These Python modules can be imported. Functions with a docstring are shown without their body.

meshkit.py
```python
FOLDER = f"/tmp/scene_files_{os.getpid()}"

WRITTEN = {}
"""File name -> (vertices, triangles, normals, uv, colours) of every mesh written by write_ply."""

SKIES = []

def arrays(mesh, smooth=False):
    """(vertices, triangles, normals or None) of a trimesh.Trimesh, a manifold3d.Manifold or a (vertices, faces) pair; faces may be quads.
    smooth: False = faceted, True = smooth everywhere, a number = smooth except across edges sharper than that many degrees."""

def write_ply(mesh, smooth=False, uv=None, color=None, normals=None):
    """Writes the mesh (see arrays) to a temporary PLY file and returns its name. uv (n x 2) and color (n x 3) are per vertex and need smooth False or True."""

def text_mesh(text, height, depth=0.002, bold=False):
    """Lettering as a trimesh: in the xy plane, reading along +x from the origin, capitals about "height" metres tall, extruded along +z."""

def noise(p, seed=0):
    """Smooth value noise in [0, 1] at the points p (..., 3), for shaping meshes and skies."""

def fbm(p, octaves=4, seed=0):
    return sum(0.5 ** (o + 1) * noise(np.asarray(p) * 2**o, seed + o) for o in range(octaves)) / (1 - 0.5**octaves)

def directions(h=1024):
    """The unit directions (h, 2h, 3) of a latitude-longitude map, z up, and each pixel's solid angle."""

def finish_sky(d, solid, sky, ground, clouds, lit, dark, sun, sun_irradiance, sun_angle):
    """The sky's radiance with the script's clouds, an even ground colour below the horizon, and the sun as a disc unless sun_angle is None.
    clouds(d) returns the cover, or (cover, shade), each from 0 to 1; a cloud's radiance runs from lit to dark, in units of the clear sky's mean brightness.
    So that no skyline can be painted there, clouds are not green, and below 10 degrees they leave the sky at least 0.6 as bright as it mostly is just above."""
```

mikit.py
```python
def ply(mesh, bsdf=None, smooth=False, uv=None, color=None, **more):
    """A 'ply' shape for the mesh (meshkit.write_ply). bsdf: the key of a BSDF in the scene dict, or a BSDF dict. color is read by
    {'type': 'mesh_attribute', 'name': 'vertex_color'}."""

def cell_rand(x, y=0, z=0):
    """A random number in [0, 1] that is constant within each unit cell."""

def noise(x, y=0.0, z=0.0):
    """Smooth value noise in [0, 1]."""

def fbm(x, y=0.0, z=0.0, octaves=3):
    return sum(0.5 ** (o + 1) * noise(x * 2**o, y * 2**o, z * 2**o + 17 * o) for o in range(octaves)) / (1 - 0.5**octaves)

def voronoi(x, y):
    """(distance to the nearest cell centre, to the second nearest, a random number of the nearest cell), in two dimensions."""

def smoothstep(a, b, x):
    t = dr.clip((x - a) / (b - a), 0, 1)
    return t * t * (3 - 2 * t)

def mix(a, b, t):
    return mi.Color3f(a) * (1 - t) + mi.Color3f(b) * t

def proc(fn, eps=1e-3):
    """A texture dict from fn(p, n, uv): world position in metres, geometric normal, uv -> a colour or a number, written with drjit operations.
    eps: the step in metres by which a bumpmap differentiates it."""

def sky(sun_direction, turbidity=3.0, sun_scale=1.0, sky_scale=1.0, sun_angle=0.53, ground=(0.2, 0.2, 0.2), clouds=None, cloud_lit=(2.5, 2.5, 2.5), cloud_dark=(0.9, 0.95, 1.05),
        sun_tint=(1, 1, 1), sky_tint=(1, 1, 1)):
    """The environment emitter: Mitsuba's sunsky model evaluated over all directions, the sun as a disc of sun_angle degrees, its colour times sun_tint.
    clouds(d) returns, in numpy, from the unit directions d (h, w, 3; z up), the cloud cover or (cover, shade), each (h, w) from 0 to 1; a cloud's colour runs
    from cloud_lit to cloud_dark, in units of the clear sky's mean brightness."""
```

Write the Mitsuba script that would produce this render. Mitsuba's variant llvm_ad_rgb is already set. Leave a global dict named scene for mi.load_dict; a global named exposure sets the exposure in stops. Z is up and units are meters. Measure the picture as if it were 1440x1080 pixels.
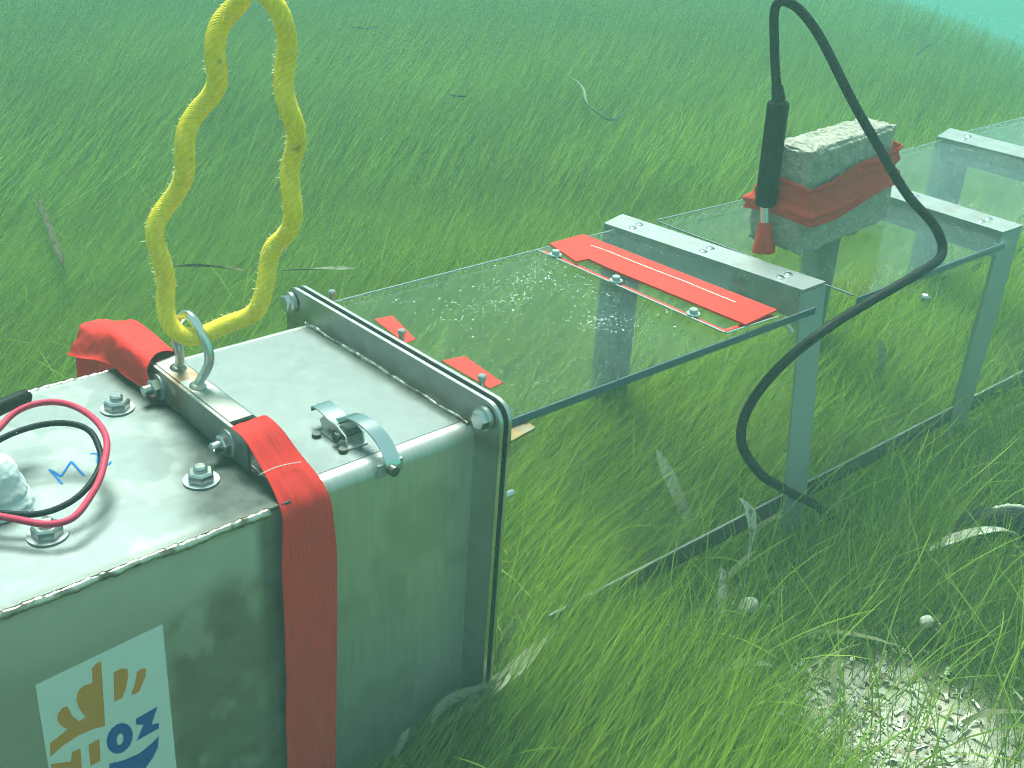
import math, random
import numpy as np, trimesh, mitsuba as mi, mikit, meshkit
import manifold3d as m3
import shapely.geometry as sg
from shapely import affinity
from trimesh.creation import extrude_polygon
from mikit import proc, noise, fbm, smoothstep, mix

# ------------------------------------------------------------------ camera, light, exposure
W2 = mi.ScalarTransform4f
EYE = np.array([-0.586, -0.6415, 0.490])
FWD = np.array([0.6228, 0.6382, -0.4526])
UP = np.array([0.2626, 0.3745, 0.8893])
scene, labels = {"type": "scene"}, {}
scene["water_medium"] = {"type": "homogeneous", "albedo": {"type": "rgb", "value": [0.23, 0.58, 0.525]}, "sigma_t": {"type": "rgb", "value": [0.145, 0.108, 0.108]},
                         "phase": {"type": "isotropic"}}
scene["camera"] = {"type": "perspective", "fov": 51.08, "fov_axis": "x", "near_clip": 0.02, "far_clip": 300.0,
                   "to_world": W2().look_at(origin=EYE.tolist(), target=(EYE + FWD).tolist(), up=UP.tolist()),
                   "medium": {"type": "ref", "id": "water_medium"}}
SUN = (0.20, 0.42, 0.885)
scene["sky"] = mikit.sky(SUN, turbidity=4, sun_scale=1.7, sky_scale=1.0, sun_angle=26, sun_tint=(0.76, 1.0, 1.12), sky_tint=(0.6, 1.0, 0.9),
                         clouds=lambda d: 1.0, cloud_lit=(1.05, 1.80, 1.85), ground=(0.03, 0.08, 0.05))
exposure = 2.12
rng = np.random.default_rng(7)
random.seed(7)

# ------------------------------------------------------------------ materials
def C(r, g, b): return {"type": "rgb", "value": [r, g, b]}
def two(d): return {"type": "twosided", "bsdf": d}
def pr(c, rough=0.5, metal=0.0, **k):
    if not metal: k.setdefault("specular", 0.08)      # under water a coating hardly mirrors
    return two({"type": "principled", "base_color": c if isinstance(c, dict) else C(*c), "roughness": rough, "metallic": metal, **k})
MT = "vertex_color"
ATT = {"type": "mesh_attribute", "name": "vertex_color"}

def steel_top_fn(p, n, uv):
    # pale bare steel with silt bloom, dark weld stain along the bracket and blotches
    st = smoothstep(-.272, -.232, p.x - .035 * (fbm(p.x * 34, p.y * 34, 3., 4) - .5) - .03 * smoothstep(.06, .16, p.y) + .022 * smoothstep(.10, .02, p.y)) * smoothstep(-.17, -.185, p.x)
    silt = smoothstep(0.46, 0.60, fbm(p.x * 26, p.y * 26, 1.0, 4)) * smoothstep(-0.20, -0.24, p.x)
    edge = smoothstep(-.016, -.003, p.x + .012 * noise(p.x * 60, p.y * 60, 5.)) + smoothstep(.010, .003, p.y) * smoothstep(-.19, -.21, p.x)
    c = mix((0.70, 0.73, 0.73), (0.92, 0.92, 0.89), silt)
    c = mix(c, (0.10, 0.10, 0.09), dr_clip(st * 0.92))
    c = mix(c, (0.42, 0.36, 0.29), dr_clip(edge * 0.5))
    return mix(c, (0.5, 0.53, 0.5), 0.5 * fbm(p.x * 90, p.y * 90, 7., 2)) * mi.Color3f(0.27, 0.295, 0.30)
def dr_clip(x):
    import drjit as dr
    return dr.clip(x, 0, 1)
def rear_side_fn(p, n, uv):
    a = smoothstep(-.325, -.295, p.x + .02 * noise(p.x * 50, p.z * 30, 1.)) * smoothstep(-.035, -.075, p.z + .03 * noise(p.x * 30, p.z * 20, 2.)) * smoothstep(.36, .62, fbm(p.x * 34, p.z * 22, 4., 4) + .12)
    dark_strip = smoothstep(-.238, -.225, p.x)  # darker strip of the side next to the strap
    low = smoothstep(-.02, -.09, p.z + .35 * (p.x + .3) * 0.4 + .02 * noise(p.x * 20, p.z * 20, 9.))
    c = mix((0.62, 0.59, 0.55), (0.42, 0.39, 0.33), low)
    c = mix(c, (0.20, 0.145, 0.085), a * .85)
    c = mix(c, (0.10, 0.08, 0.07), dark_strip * .85)
    tint = smoothstep(-.016, -.003, p.z)
    c = mix(c, (0.33, 0.26, 0.20), tint * .7)
    return mix(c, (0.42, 0.44, 0.40), 0.4 * fbm(p.x * 60, p.z * 60, 7., 3))
def steel_fn(p, n, uv):
    c = mix((0.40, 0.42, 0.42), (0.28, 0.29, 0.285), fbm(p.x * 60, p.y * 60, p.z * 60, 3))
    return mix(c, (0.30, 0.27, 0.22), smoothstep(.62, .78, fbm(p.x * 25, p.y * 25, p.z * 25 + 5, 3)) * .7)
def flange_fn(p, n, uv):
    g = smoothstep(.030, .0, p.z + .012 * noise(p.y * 70, p.z * 60, 1.)) * smoothstep(-.03, -.006, p.z)
    c = mix((0.60, 0.62, 0.61), (0.46, 0.47, 0.45), fbm(p.x * 50, p.y * 50, p.z * 50, 3))
    return mix(c, (0.30, 0.25, 0.19), g * .75)
def bracket_fn(p, n, uv):
    rust = smoothstep(.035, .0, dr_abs(p.y - .187)) * smoothstep(.45, .65, noise(p.x * 90, p.y * 90, p.z * 90) + .18)
    c = mix((0.56, 0.57, 0.54), (0.30, 0.29, 0.26), fbm(p.x * 40, p.y * 40, p.z * 40, 3))
    return mix(c, (0.33, 0.17, 0.08), rust * .8)
def dr_abs(x):
    import drjit as dr
    return dr.abs(x)
def weld_fn(p, n, uv):
    return mix((0.62, 0.58, 0.50), (0.20, 0.16, 0.12), smoothstep(.4, .7, fbm(p.x * 90, p.y * 90, p.z * 90, 3)))
def tint_fn(p, n, uv):
    s = (p.x * 1.0 + p.y * .3) * 55
    c = mix((0.55, 0.52, 0.46), (0.62, 0.42, 0.20), smoothstep(.3, .6, noise(s, 0., 0.)))
    return mix(c, (0.25, 0.30, 0.42), smoothstep(.55, .8, noise(s * 1.3 + 4, 0., 0.)))
def red_fn(p, n, uv):
    c = mix((0.72, 0.045, 0.035), (0.60, 0.05, 0.045), fbm(p.x * 60, p.y * 60, p.z * 60, 3))
    return c
def front_fn(p, n, uv):
    c = mix((0.48, 0.47, 0.44), (0.56, 0.55, 0.52), fbm(p.x * 300, p.y * 20, p.z * 20, 2))
    return mix(c, (0.38, 0.37, 0.33), smoothstep(.45, .7, fbm(p.x * 22, p.y * 22, p.z * 14, 4)) * .6)
def strap_fn(p, n, uv):
    c = mix((0.80, 0.035, 0.03), (0.66, 0.04, 0.04), fbm(p.x * 60, p.y * 60, p.z * 40, 3))
    return c * (.86 + .28 * noise(p.x * 900, p.y * 40, p.z * 40))
def cloth_fn(p, n, uv):
    return mix((0.50, 0.045, 0.035), (0.62, 0.06, 0.05), fbm(p.x * 60, p.y * 60, p.z * 120, 3))
def concrete_fn(p, n, uv):
    c = mix((0.46, 0.44, 0.38), (0.30, 0.28, 0.23), fbm(p.x * 120, p.y * 120, p.z * 120, 3))
    c = mix(c, (0.30, 0.30, 0.22), smoothstep(.5, .7, fbm(p.x * 50, p.y * 50, p.z * 50 + 3, 4)) * .7)
    return mix(c, (0.62, 0.60, 0.53), smoothstep(.55, .80, noise(p.x * 330, p.y * 330, p.z * 330)) * .45)
def seabed_fn(p, n, uv):
    import drjit as dr
    d = dr.sqrt(dr.square(p.x - .346) + dr.square(p.y + .328))
    sand = smoothstep(.165, .09, d + .08 * (fbm(p.x * 18, p.y * 18, 0., 3) - .5))
    base = mix((0.045, 0.065, 0.024), (0.11, 0.12, 0.07), smoothstep(.4, .7, fbm(p.x * 14, p.y * 14, 2., 4)))
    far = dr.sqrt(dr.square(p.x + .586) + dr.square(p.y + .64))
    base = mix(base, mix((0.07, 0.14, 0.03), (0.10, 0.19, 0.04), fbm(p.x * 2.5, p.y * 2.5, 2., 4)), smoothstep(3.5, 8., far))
    sc = mix((0.62, 0.56, 0.44), (0.40, 0.37, 0.29), fbm(p.x * 60, p.y * 60, 1., 4))
    return mix(base, sc, sand)

scene["m_steel_top"] = pr(proc(steel_top_fn), 0.50, 1.0)
scene["m_rear_side"] = pr(proc(rear_side_fn), 0.46, 0.5)
scene["m_steel"] = pr(proc(steel_fn), 0.45, 0.45)
scene["m_rail_edge"] = pr((0.20, 0.22, 0.21), 0.5, 0.25)
scene["m_leg"] = pr((0.34, 0.36, 0.35), 0.5, 0.25)
scene["m_front"] = pr(proc(front_fn), 0.38, 0.62)
scene["m_flange"] = pr(proc(flange_fn), 0.36, 1.0)
scene["m_bracket"] = pr(proc(bracket_fn), 0.42, 1.0)
scene["m_weld"] = pr(proc(weld_fn), 0.30, 1.0)
scene["m_tint"] = pr(proc(tint_fn), 0.30, 1.0)
scene["m_polish"] = pr((0.78, 0.80, 0.79), 0.16, 1.0)
scene["m_bolt"] = pr((0.62, 0.64, 0.62), 0.25, 1.0)
scene["m_dark"] = pr((0.10, 0.10, 0.09), 0.45, 0.6)
scene["m_gasket"] = pr((0.018, 0.02, 0.02), 0.6)
scene["m_rubber"] = pr((0.014, 0.016, 0.017), 0.5)
scene["m_wire_black"] = pr((0.012, 0.016, 0.022), 0.4)
scene["m_wire_red"] = pr((0.55, 0.045, 0.10), 0.4)
scene["m_red"] = pr(proc(red_fn), 0.45)
scene["m_strap"] = pr(proc(strap_fn), 0.6)
scene["m_cloth"] = pr(proc(cloth_fn), 0.75)
scene["m_scratch"] = pr((0.80, 0.62, 0.56), 0.6)
scene["m_rope"] = pr(ATT, 0.65)
scene["m_fuzz"] = pr((0.78, 0.74, 0.42), 0.6)
scene["m_putty"] = pr((0.66, 0.72, 0.72), 0.5)
scene["m_white"] = pr((0.72, 0.74, 0.70), 0.4)
scene["m_orange"] = pr((0.66, 0.27, 0.05), 0.4)
scene["m_blue"] = pr((0.015, 0.10, 0.36), 0.4)
scene["m_ink"] = pr((0.02, 0.16, 0.45), 0.5)
def grit_fn(p, n, uv): return fbm(p.x * 330, p.y * 330, p.z * 330, 3) - .5 * smoothstep(.60, .72, noise(p.x * 170, p.y * 170, p.z * 170 + 4))
scene["m_concrete"] = two({"type": "bumpmap", "arbitrary": proc(grit_fn, eps=6e-4), "scale": 0.0035, "bsdf": {"type": "principled", "base_color": proc(concrete_fn), "roughness": 0.85, "specular": 0.08}})
scene["m_seabed"] = two({"type": "diffuse", "reflectance": proc(seabed_fn)})
scene["m_grass"] = {"type": "principledthin", "base_color": ATT, "roughness": 0.38, "diff_trans": 0.75, "eta": 1.15}
scene["m_leaf"] = {"type": "principledthin", "base_color": ATT, "roughness": 0.55, "diff_trans": 0.5}
scene["m_litter"] = pr(ATT, 0.7)
scene["m_pane"] = {"type": "thindielectric", "int_ior": 1.49, "ext_ior": 1.333}
scene["m_pane_edge"] = two({"type": "blendbsdf", "weight": 0.55, "a": {"type": "thindielectric", "int_ior": 1.49, "ext_ior": 1.333}, "b": {"type": "diffuse", "reflectance": C(0.13, 0.18, 0.20)}}) if 0 else pr((0.10, 0.145, 0.165), 0.2)
scene["m_pane_edge_pale"] = pr((0.34, 0.42, 0.40), 0.25)
scene["m_litter_shell"] = pr((0.46, 0.44, 0.36), 0.8)
scene["m_silt"] = pr((0.50, 0.50, 0.46), 0.8)
scene["m_glint"] = pr((0.7, 0.74, 0.72), 0.2, 0.0, specular=0.9)  # pale glossy colour for the painted glints on the sheets

# ------------------------------------------------------------------ mesh helpers
cat = trimesh.util.concatenate
def key(name):
    if name not in scene and name not in labels: return name
    k = 1
    while f"{name}_{k:03d}" in scene or f"{name}_{k:03d}" in labels: k += 1
    return f"{name}_{k:03d}"
def tag(k, label=None, category=None, group=None, kind=None):
    d = labels.setdefault(k, {})
    for a, b in (("label", label), ("category", category), ("group", group), ("kind", kind)):
        if b: d[a] = b
    return k
def thing(name, label, category, group=None): return tag(key(name), label, category, group)
def add(name, mesh, bsdf, parent=None, smooth=30, **kw):
    k = key(f"{parent}__{name}" if parent else name)
    scene[k] = mikit.ply(mesh, bsdf, smooth=smooth, **kw)
    return k
def tm(man):
    g = man.to_mesh()
    return trimesh.Trimesh(g.vert_properties[:, :3], g.tri_verts, process=False)
def frame(o, x, y, z):
    m = np.eye(4); m[:3, 0], m[:3, 1], m[:3, 2], m[:3, 3] = x, y, z, o
    return m
def nrm(v): v = np.asarray(v, float); return v / np.linalg.norm(v)
def basis(d, hint=(0, 0, 1)):
    z = nrm(d); h = np.asarray(hint, float)
    if abs(z @ nrm(h)) > .98: h = np.array([1., 0, 0])
    x = nrm(np.cross(h, z)); return x, np.cross(z, x), z
def rbox(lo, hi, r=0.001):
    lo, hi = np.array(lo, float), np.array(hi, float)
    r = min(r, .45 * (hi - lo).min()); pts = []
    for i in range(8):
        c = np.where([(i >> k) & 1 for k in range(3)], hi, lo); s = np.where([(i >> k) & 1 for k in range(3)], -1, 1)
        for k in range(3):
            q = c + s * r; q[k] = c[k]; pts.append(q)
    return trimesh.convex.convex_hull(np.array(pts))
def cyl(a, b, r, n=20, r2=None, bevel=0):
    a, b = np.array(a, float), np.array(b, float); L = np.linalg.norm(b - a); r2 = r if r2 is None else r2
    prof = [(0, 0), (r - bevel, 0), (r, bevel), (r2, L - bevel), (r2 - bevel, L), (0, L)] if bevel else [(0, 0), (r, 0), (r2, L), (0, L)]
    m = trimesh.creation.revolve(np.array(prof), sections=n)
    m.apply_transform(frame(a, *basis(b - a))); return m
def hexa(o, d, r, h, spin=0.0):
    x, y, z = basis(d); pts = []
    for k in range(6):
        a = math.radians(60 * k) + spin; u = math.cos(a) * x + math.sin(a) * y
        pts += [o + u * r, o + u * r + z * h * .8, o + u * r * .86 + z * h]
    return trimesh.convex.convex_hull(np.array(pts))
def spline(P, n, closed=False):
    from scipy.interpolate import splprep, splev
    P = np.asarray(P, float)
    tck, _ = splprep(P.T, s=0, per=closed, k=min(3, len(P) - 1))
    t = np.linspace(0, 1, n, endpoint=not closed)
    return np.array(splev(t, tck)).T
def tube(P, r, sides=12, closed=False, twist=0., lobes=0, amp=0.):
    P = np.asarray(P, float); n = len(P)
    T = np.roll(P, -1, 0) - np.roll(P, 1, 0) if closed else np.gradient(P, axis=0)
    T /= np.linalg.norm(T, axis=1, keepdims=True)
    N = np.zeros_like(P); N[0] = basis(T[0])[0]
    for i in range(1, n):
        v = N[i - 1] - T[i] * (N[i - 1] @ T[i]); N[i] = v / np.linalg.norm(v)
    B = np.cross(T, N); s = np.r_[0, np.cumsum(np.linalg.norm(np.diff(P, axis=0), axis=1))]
    a = np.linspace(0, 2 * np.pi, sides, endpoint=False)[None] + (twist * s)[:, None]
    rr = np.broadcast_to(np.asarray(r, float).reshape(-1, 1), (n, sides)).copy()
    if lobes: rr *= 1 + amp * np.abs(np.cos(np.linspace(0, 2 * np.pi, sides, endpoint=False)[None] * lobes / 2)) - amp * .6
    V = P[:, None] + rr[..., None] * (np.cos(a)[..., None] * N[:, None] + np.sin(a)[..., None] * B[:, None])
    idx = np.arange(n * sides).reshape(n, sides)
    I = idx if closed else idx[:-1]; J = np.roll(idx, -1, 0) if closed else idx[1:]
    F = np.stack([I, J, np.roll(J, -1, 1), np.roll(I, -1, 1)], -1).reshape(-1, 4)
    V = V.reshape(-1, 3); F = np.vstack([F[:, [0, 1, 2]], F[:, [0, 2, 3]]])[:, ::-1]
    if not closed:
        V = np.vstack([V, P[0], P[-1]]); c0, c1 = len(V) - 2, len(V) - 1
        F = np.vstack([F] + [[[c0, idx[0, k], idx[0, (k + 1) % sides]], [c1, idx[-1, (k + 1) % sides], idx[-1, k]]] for k in range(sides)])
    m = trimesh.Trimesh(V, F, process=False); 
    if m.volume < 0: m.invert()
    return m
def grid_mesh(V, closed_u=False):
    n, k = V.shape[:2]; idx = np.arange(n * k).reshape(n, k)
    F = np.stack([idx[:-1, :-1], idx[1:, :-1], idx[1:, 1:], idx[:-1, 1:]], -1).reshape(-1, 4)
    return trimesh.Trimesh(V.reshape(-1, 3), np.vstack([F[:, [0, 1, 2]], F[:, [0, 2, 3]]]), process=False)
def thick(V, t):
    """A closed sheet of thickness t from a grid of points (n, k, 3)."""
    du = np.gradient(V, axis=0); dv = np.gradient(V, axis=1); N = np.cross(du, dv); N /= np.linalg.norm(N, axis=2, keepdims=True) + 1e-12
    A, B = V + N * t / 2, V - N * t / 2; n, k = V.shape[:2]
    a = grid_mesh(A); b = grid_mesh(B); b.invert()
    rim = [(i, 0) for i in range(n)] + [(n - 1, j) for j in range(1, k)] + [(i, k - 1) for i in range(n - 2, -1, -1)] + [(0, j) for j in range(k - 2, 0, -1)]
    pa = np.array([A[q] for q in rim]); pb = np.array([B[q] for q in rim])
    r = grid_mesh(np.stack([np.vstack([pa, pa[:1]]), np.vstack([pb, pb[:1]])], 0))
    return cat([a, b, r])
def poly_xy(pts, h, M):   # polygon in a local xy plane extruded to h, then placed
    m = extrude_polygon(sg.Polygon(pts) if not hasattr(pts, "exterior") else pts, h, engine="earcut"); m.apply_transform(M); return m
def moved(m, M): m = m.copy(); m.apply_transform(M); return m

# the flume's own frame (the tunnel runs a little askew of the box)
TL = np.array([[0.9979, 0.0577, -0.0306], [-0.0577, 0.9983, -0.0018], [0.0305, 0.0035, 0.9995]])
TO = np.array([-0.100, 0.007, 0.002])
TF = np.eye(4); TF[:3, :3] = np.linalg.qr(TL)[0] * np.sign(np.diag(np.linalg.qr(TL)[1])); TF[:3, 3] = TO
def TP(x, y, z): return TF[:3, :3] @ np.array([x, y, z], float) + TO

# ------------------------------------------------------------------ setting: seabed
FH = nrm([FWD[0], FWD[1], 0]); RH = np.array([FH[1], -FH[0], 0.])
def ground(x, y):
    x, y = np.asarray(x, float), np.asarray(y, float)
    q = np.stack([x, y, 0 * x], -1)
    u, v = (x - EYE[0]) * RH[0] + (y - EYE[1]) * RH[1], (x - EYE[0]) * FH[0] + (y - EYE[1]) * FH[1]
    s = np.clip((v - 2.2) / 4, 0, 1); s = s * s * (3 - 2 * s)
    z = -.352 + .026 * np.clip(x, -.6, 3) + .03 * (meshkit.fbm(q * 2.2, 3, 3) - .5) + .10 * s * (meshkit.fbm(q * .5, 3, 8) - .5)
    z = z - s * .03 * np.clip(u, -14, 3) - .015 * s * np.clip(v - 4, 0, 30)
    z = z - 4.0 * (1 - np.exp(-.0085 * np.maximum(u - .1, 0) ** 2))      # the bottom falls away to the right
    d = np.hypot(x - .346, y + .328)
    return z - .015 * np.exp(-(d / .13) ** 2)
def sheet():
    a = np.r_[np.linspace(-1, 2.2, 130), 2.2 + np.cumsum(.03 * 1.085 ** np.arange(1, 60))]
    a = a[a < 42]; b = np.r_[-42., -20, -9, -4, -2.2, -1.5]
    ax = np.r_[b, a]
    X, Y = np.meshgrid(ax, ax, indexing="ij")
    return grid_mesh(np.stack([X, Y, ground(X, Y)], -1))
sb = sheet(); 
if sb.face_normals[0][2] < 0: sb.invert()
add("seabed", sb, "m_seabed", smooth=True); tag("seabed", kind="structure")

# ------------------------------------------------------------------ seagrass
def blades(x, y, L, w, az, e0, e1, segs, col, tipcol, curve=None, zoff=-.004):
    n = len(x); t = np.linspace(0, 1, segs + 1)
    e = e0[:, None] + (e1 - e0)[:, None] * (t[:-1][None] ** .7)
    a = az[:, None] + (0 if curve is None else curve[:, None] * t[:-1][None])
    step = (L / segs)[:, None]
    d = np.stack([np.cos(e) * np.cos(a), np.cos(e) * np.sin(a), np.sin(e)], -1) * step[..., None]
    P = np.concatenate([np.zeros((n, 1, 3)), np.cumsum(d, 1)], 1) + np.stack([x, y, ground(x, y) + zoff], -1)[:, None]
    sd = az + np.pi / 2 + rng.normal(0, .7, n)
    side = np.stack([np.cos(sd), np.sin(sd), rng.normal(0, .5, n)], -1); side /= np.linalg.norm(side, axis=1, keepdims=True)
    wt = (w[:, None] * np.r_[np.ones(segs - 1), .75][None]) / 2
    Lf, Rt = P[:, :-1] + side[:, None] * wt[..., None], P[:, :-1] - side[:, None] * wt[..., None]
    k = 2 * segs + 1
    V = np.empty((n, k, 3)); V[:, 0:2 * segs:2], V[:, 1:2 * segs:2], V[:, -1] = Lf, Rt, P[:, -1]
    f = []
    for i in range(segs - 1): f += [[2 * i, 2 * i + 1, 2 * i + 3], [2 * i, 2 * i + 3, 2 * i + 2]]
    f.append([2 * segs - 2, 2 * segs - 1, 2 * segs])
    tt = np.r_[np.repeat(t[:-1], 2), 1.]
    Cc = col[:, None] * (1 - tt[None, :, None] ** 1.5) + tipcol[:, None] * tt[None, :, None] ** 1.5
    return P, V, np.array(f), Cc
def pack(V, f, Cc, keep):
    V, Cc = V[keep], Cc[keep]; n, k = V.shape[:2]
    return V.reshape(-1, 3), (f[None] + (np.arange(n) * k)[:, None, None]).reshape(-1, 3), Cc.reshape(-1, 3)
AZ0 = math.atan2(FH[1], FH[0])
def colours(n, x, y, even=0.0):
    q = np.stack([x, y, 0 * x], -1)
    patch = meshkit.fbm(q * 3.0, 3, 5)[:, None]
    u = rng.random((n, 1)) ** 1.6; u = u + (.42 - u) * even  # even draws distant blades to one tone, standing in for haze
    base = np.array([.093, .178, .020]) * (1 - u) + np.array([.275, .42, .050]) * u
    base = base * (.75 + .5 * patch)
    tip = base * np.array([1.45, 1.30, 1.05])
    old = rng.random(n) < .05; base[old] = [.16, .15, .07]; tip[old] = [.22, .20, .10]
    yl = rng.random(n) < .07; base[yl] = [.22, .34, .04]; tip[yl] = [.30, .42, .07]
    return base, tip
def field(n, r0, r1, half, lmin, lmax, w0, w1, segs, power=1.0):
    r = np.sqrt(r0 ** 2 + (r1 ** 2 - r0 ** 2) * rng.random(n) ** power); a = AZ0 + half * (2 * rng.random(n) - 1)
    x, y = EYE[0] + r * np.cos(a), EYE[1] + r * np.sin(a)
    # shoots: blades gather in small clumps
    x += rng.normal(0, .004, n); y += rng.normal(0, .004, n)
    q = np.stack([x, y, 0 * x], -1)
    az = .10 + .8 * (meshkit.fbm(q * 1.6, 3, 21) - .5) + rng.normal(0, .20, n)
    calm = smooth01((x + .05) / .3) * smooth01((.0 - y) / .10)     # the near side stands more upright and tangled
    az = az + calm * rng.normal(0, 1.0, n)
    L = (lmin + (lmax - lmin) * rng.random(n)) * (.9 + .3 * meshkit.fbm(q * 3, 2, 31))
    e0 = np.radians(rng.uniform(42, 74, n)); e1 = np.radians(rng.uniform(12, 42, n) + 28 * calm + 12 * meshkit.noise(q * 2.5, 41))
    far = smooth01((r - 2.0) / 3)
    comb = smooth01((x - .0) / .25) * smooth01((y + .10) / .12) * smooth01((.75 - y) / .3)
    e0 = e0 - comb * np.radians(22); e1 = e1 - comb * np.radians(26); L = L * (1 + .4 * comb)
    e1 = e1 + far * np.radians(22)
    L = L * (1 - .55 * smooth01(((x - EYE[0]) * RH[0] + (y - EYE[1]) * RH[1] - 1.2) / 2.0) * far)
    yr = y - .007 + .058 * (x + .1)
    rail = smooth01((x - .02) / .15) * np.exp(-((yr + .025) / .075) ** 2)
    L = L * (1 - .66 * rail)
    L = L * (1 - .72 * np.exp(-(np.hypot(x - .32, y + .385) / .20) ** 4)) * (1 - .8 * np.exp(-(np.hypot(x - .70, y + .28) / .11) ** 4))
    L = L * (1 - .62 * smooth01((-.02 - x) / .14) * (y < .1) * smooth01((y + .32) / .1))
    w = rng.uniform(w0, w1, n)
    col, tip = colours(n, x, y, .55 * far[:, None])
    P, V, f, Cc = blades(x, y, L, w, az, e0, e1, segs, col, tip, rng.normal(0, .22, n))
    inbox = ((P[..., 0] > -.76) & (P[..., 0] < .03) & (P[..., 1] > -.014) & (P[..., 1] < .318)).any(1)
    inflg = ((P[..., 0] > -.012) & (P[..., 0] < .03) & (P[..., 1] > -.042) & (P[..., 1] < .345)).any(1)
    d = np.hypot(x - .346, y + .328) + .09 * (meshkit.fbm(q * 16, 2, 51) - .5)
    bare = rng.random(n) < np.clip((.158 - d) / .08, 0, .94)
    top = (P[..., 2] > -.03).any(1) & (r < 2.6)
    thin = (rng.random(n) < .45 * calm + .32 * rail)
    return pack(V, f, Cc, ~(inbox | inflg | bare | top | thin))
def smooth01(t): t = np.clip(t, 0, 1); return t * t * (3 - 2 * t)
def grass(name, label, *args, **kw):
    V, F, c = field(*args, **kw)
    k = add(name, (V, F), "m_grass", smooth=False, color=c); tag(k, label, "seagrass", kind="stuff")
H = math.radians(38)
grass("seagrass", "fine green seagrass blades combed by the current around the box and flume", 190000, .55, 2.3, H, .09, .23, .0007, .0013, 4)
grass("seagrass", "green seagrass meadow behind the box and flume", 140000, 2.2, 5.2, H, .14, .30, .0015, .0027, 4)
grass("seagrass", "hazy green seagrass meadow fading into the water", 90000, 5.0, 15.0, H, .22, .42, .004, .009, 3, power=1.25)

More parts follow.
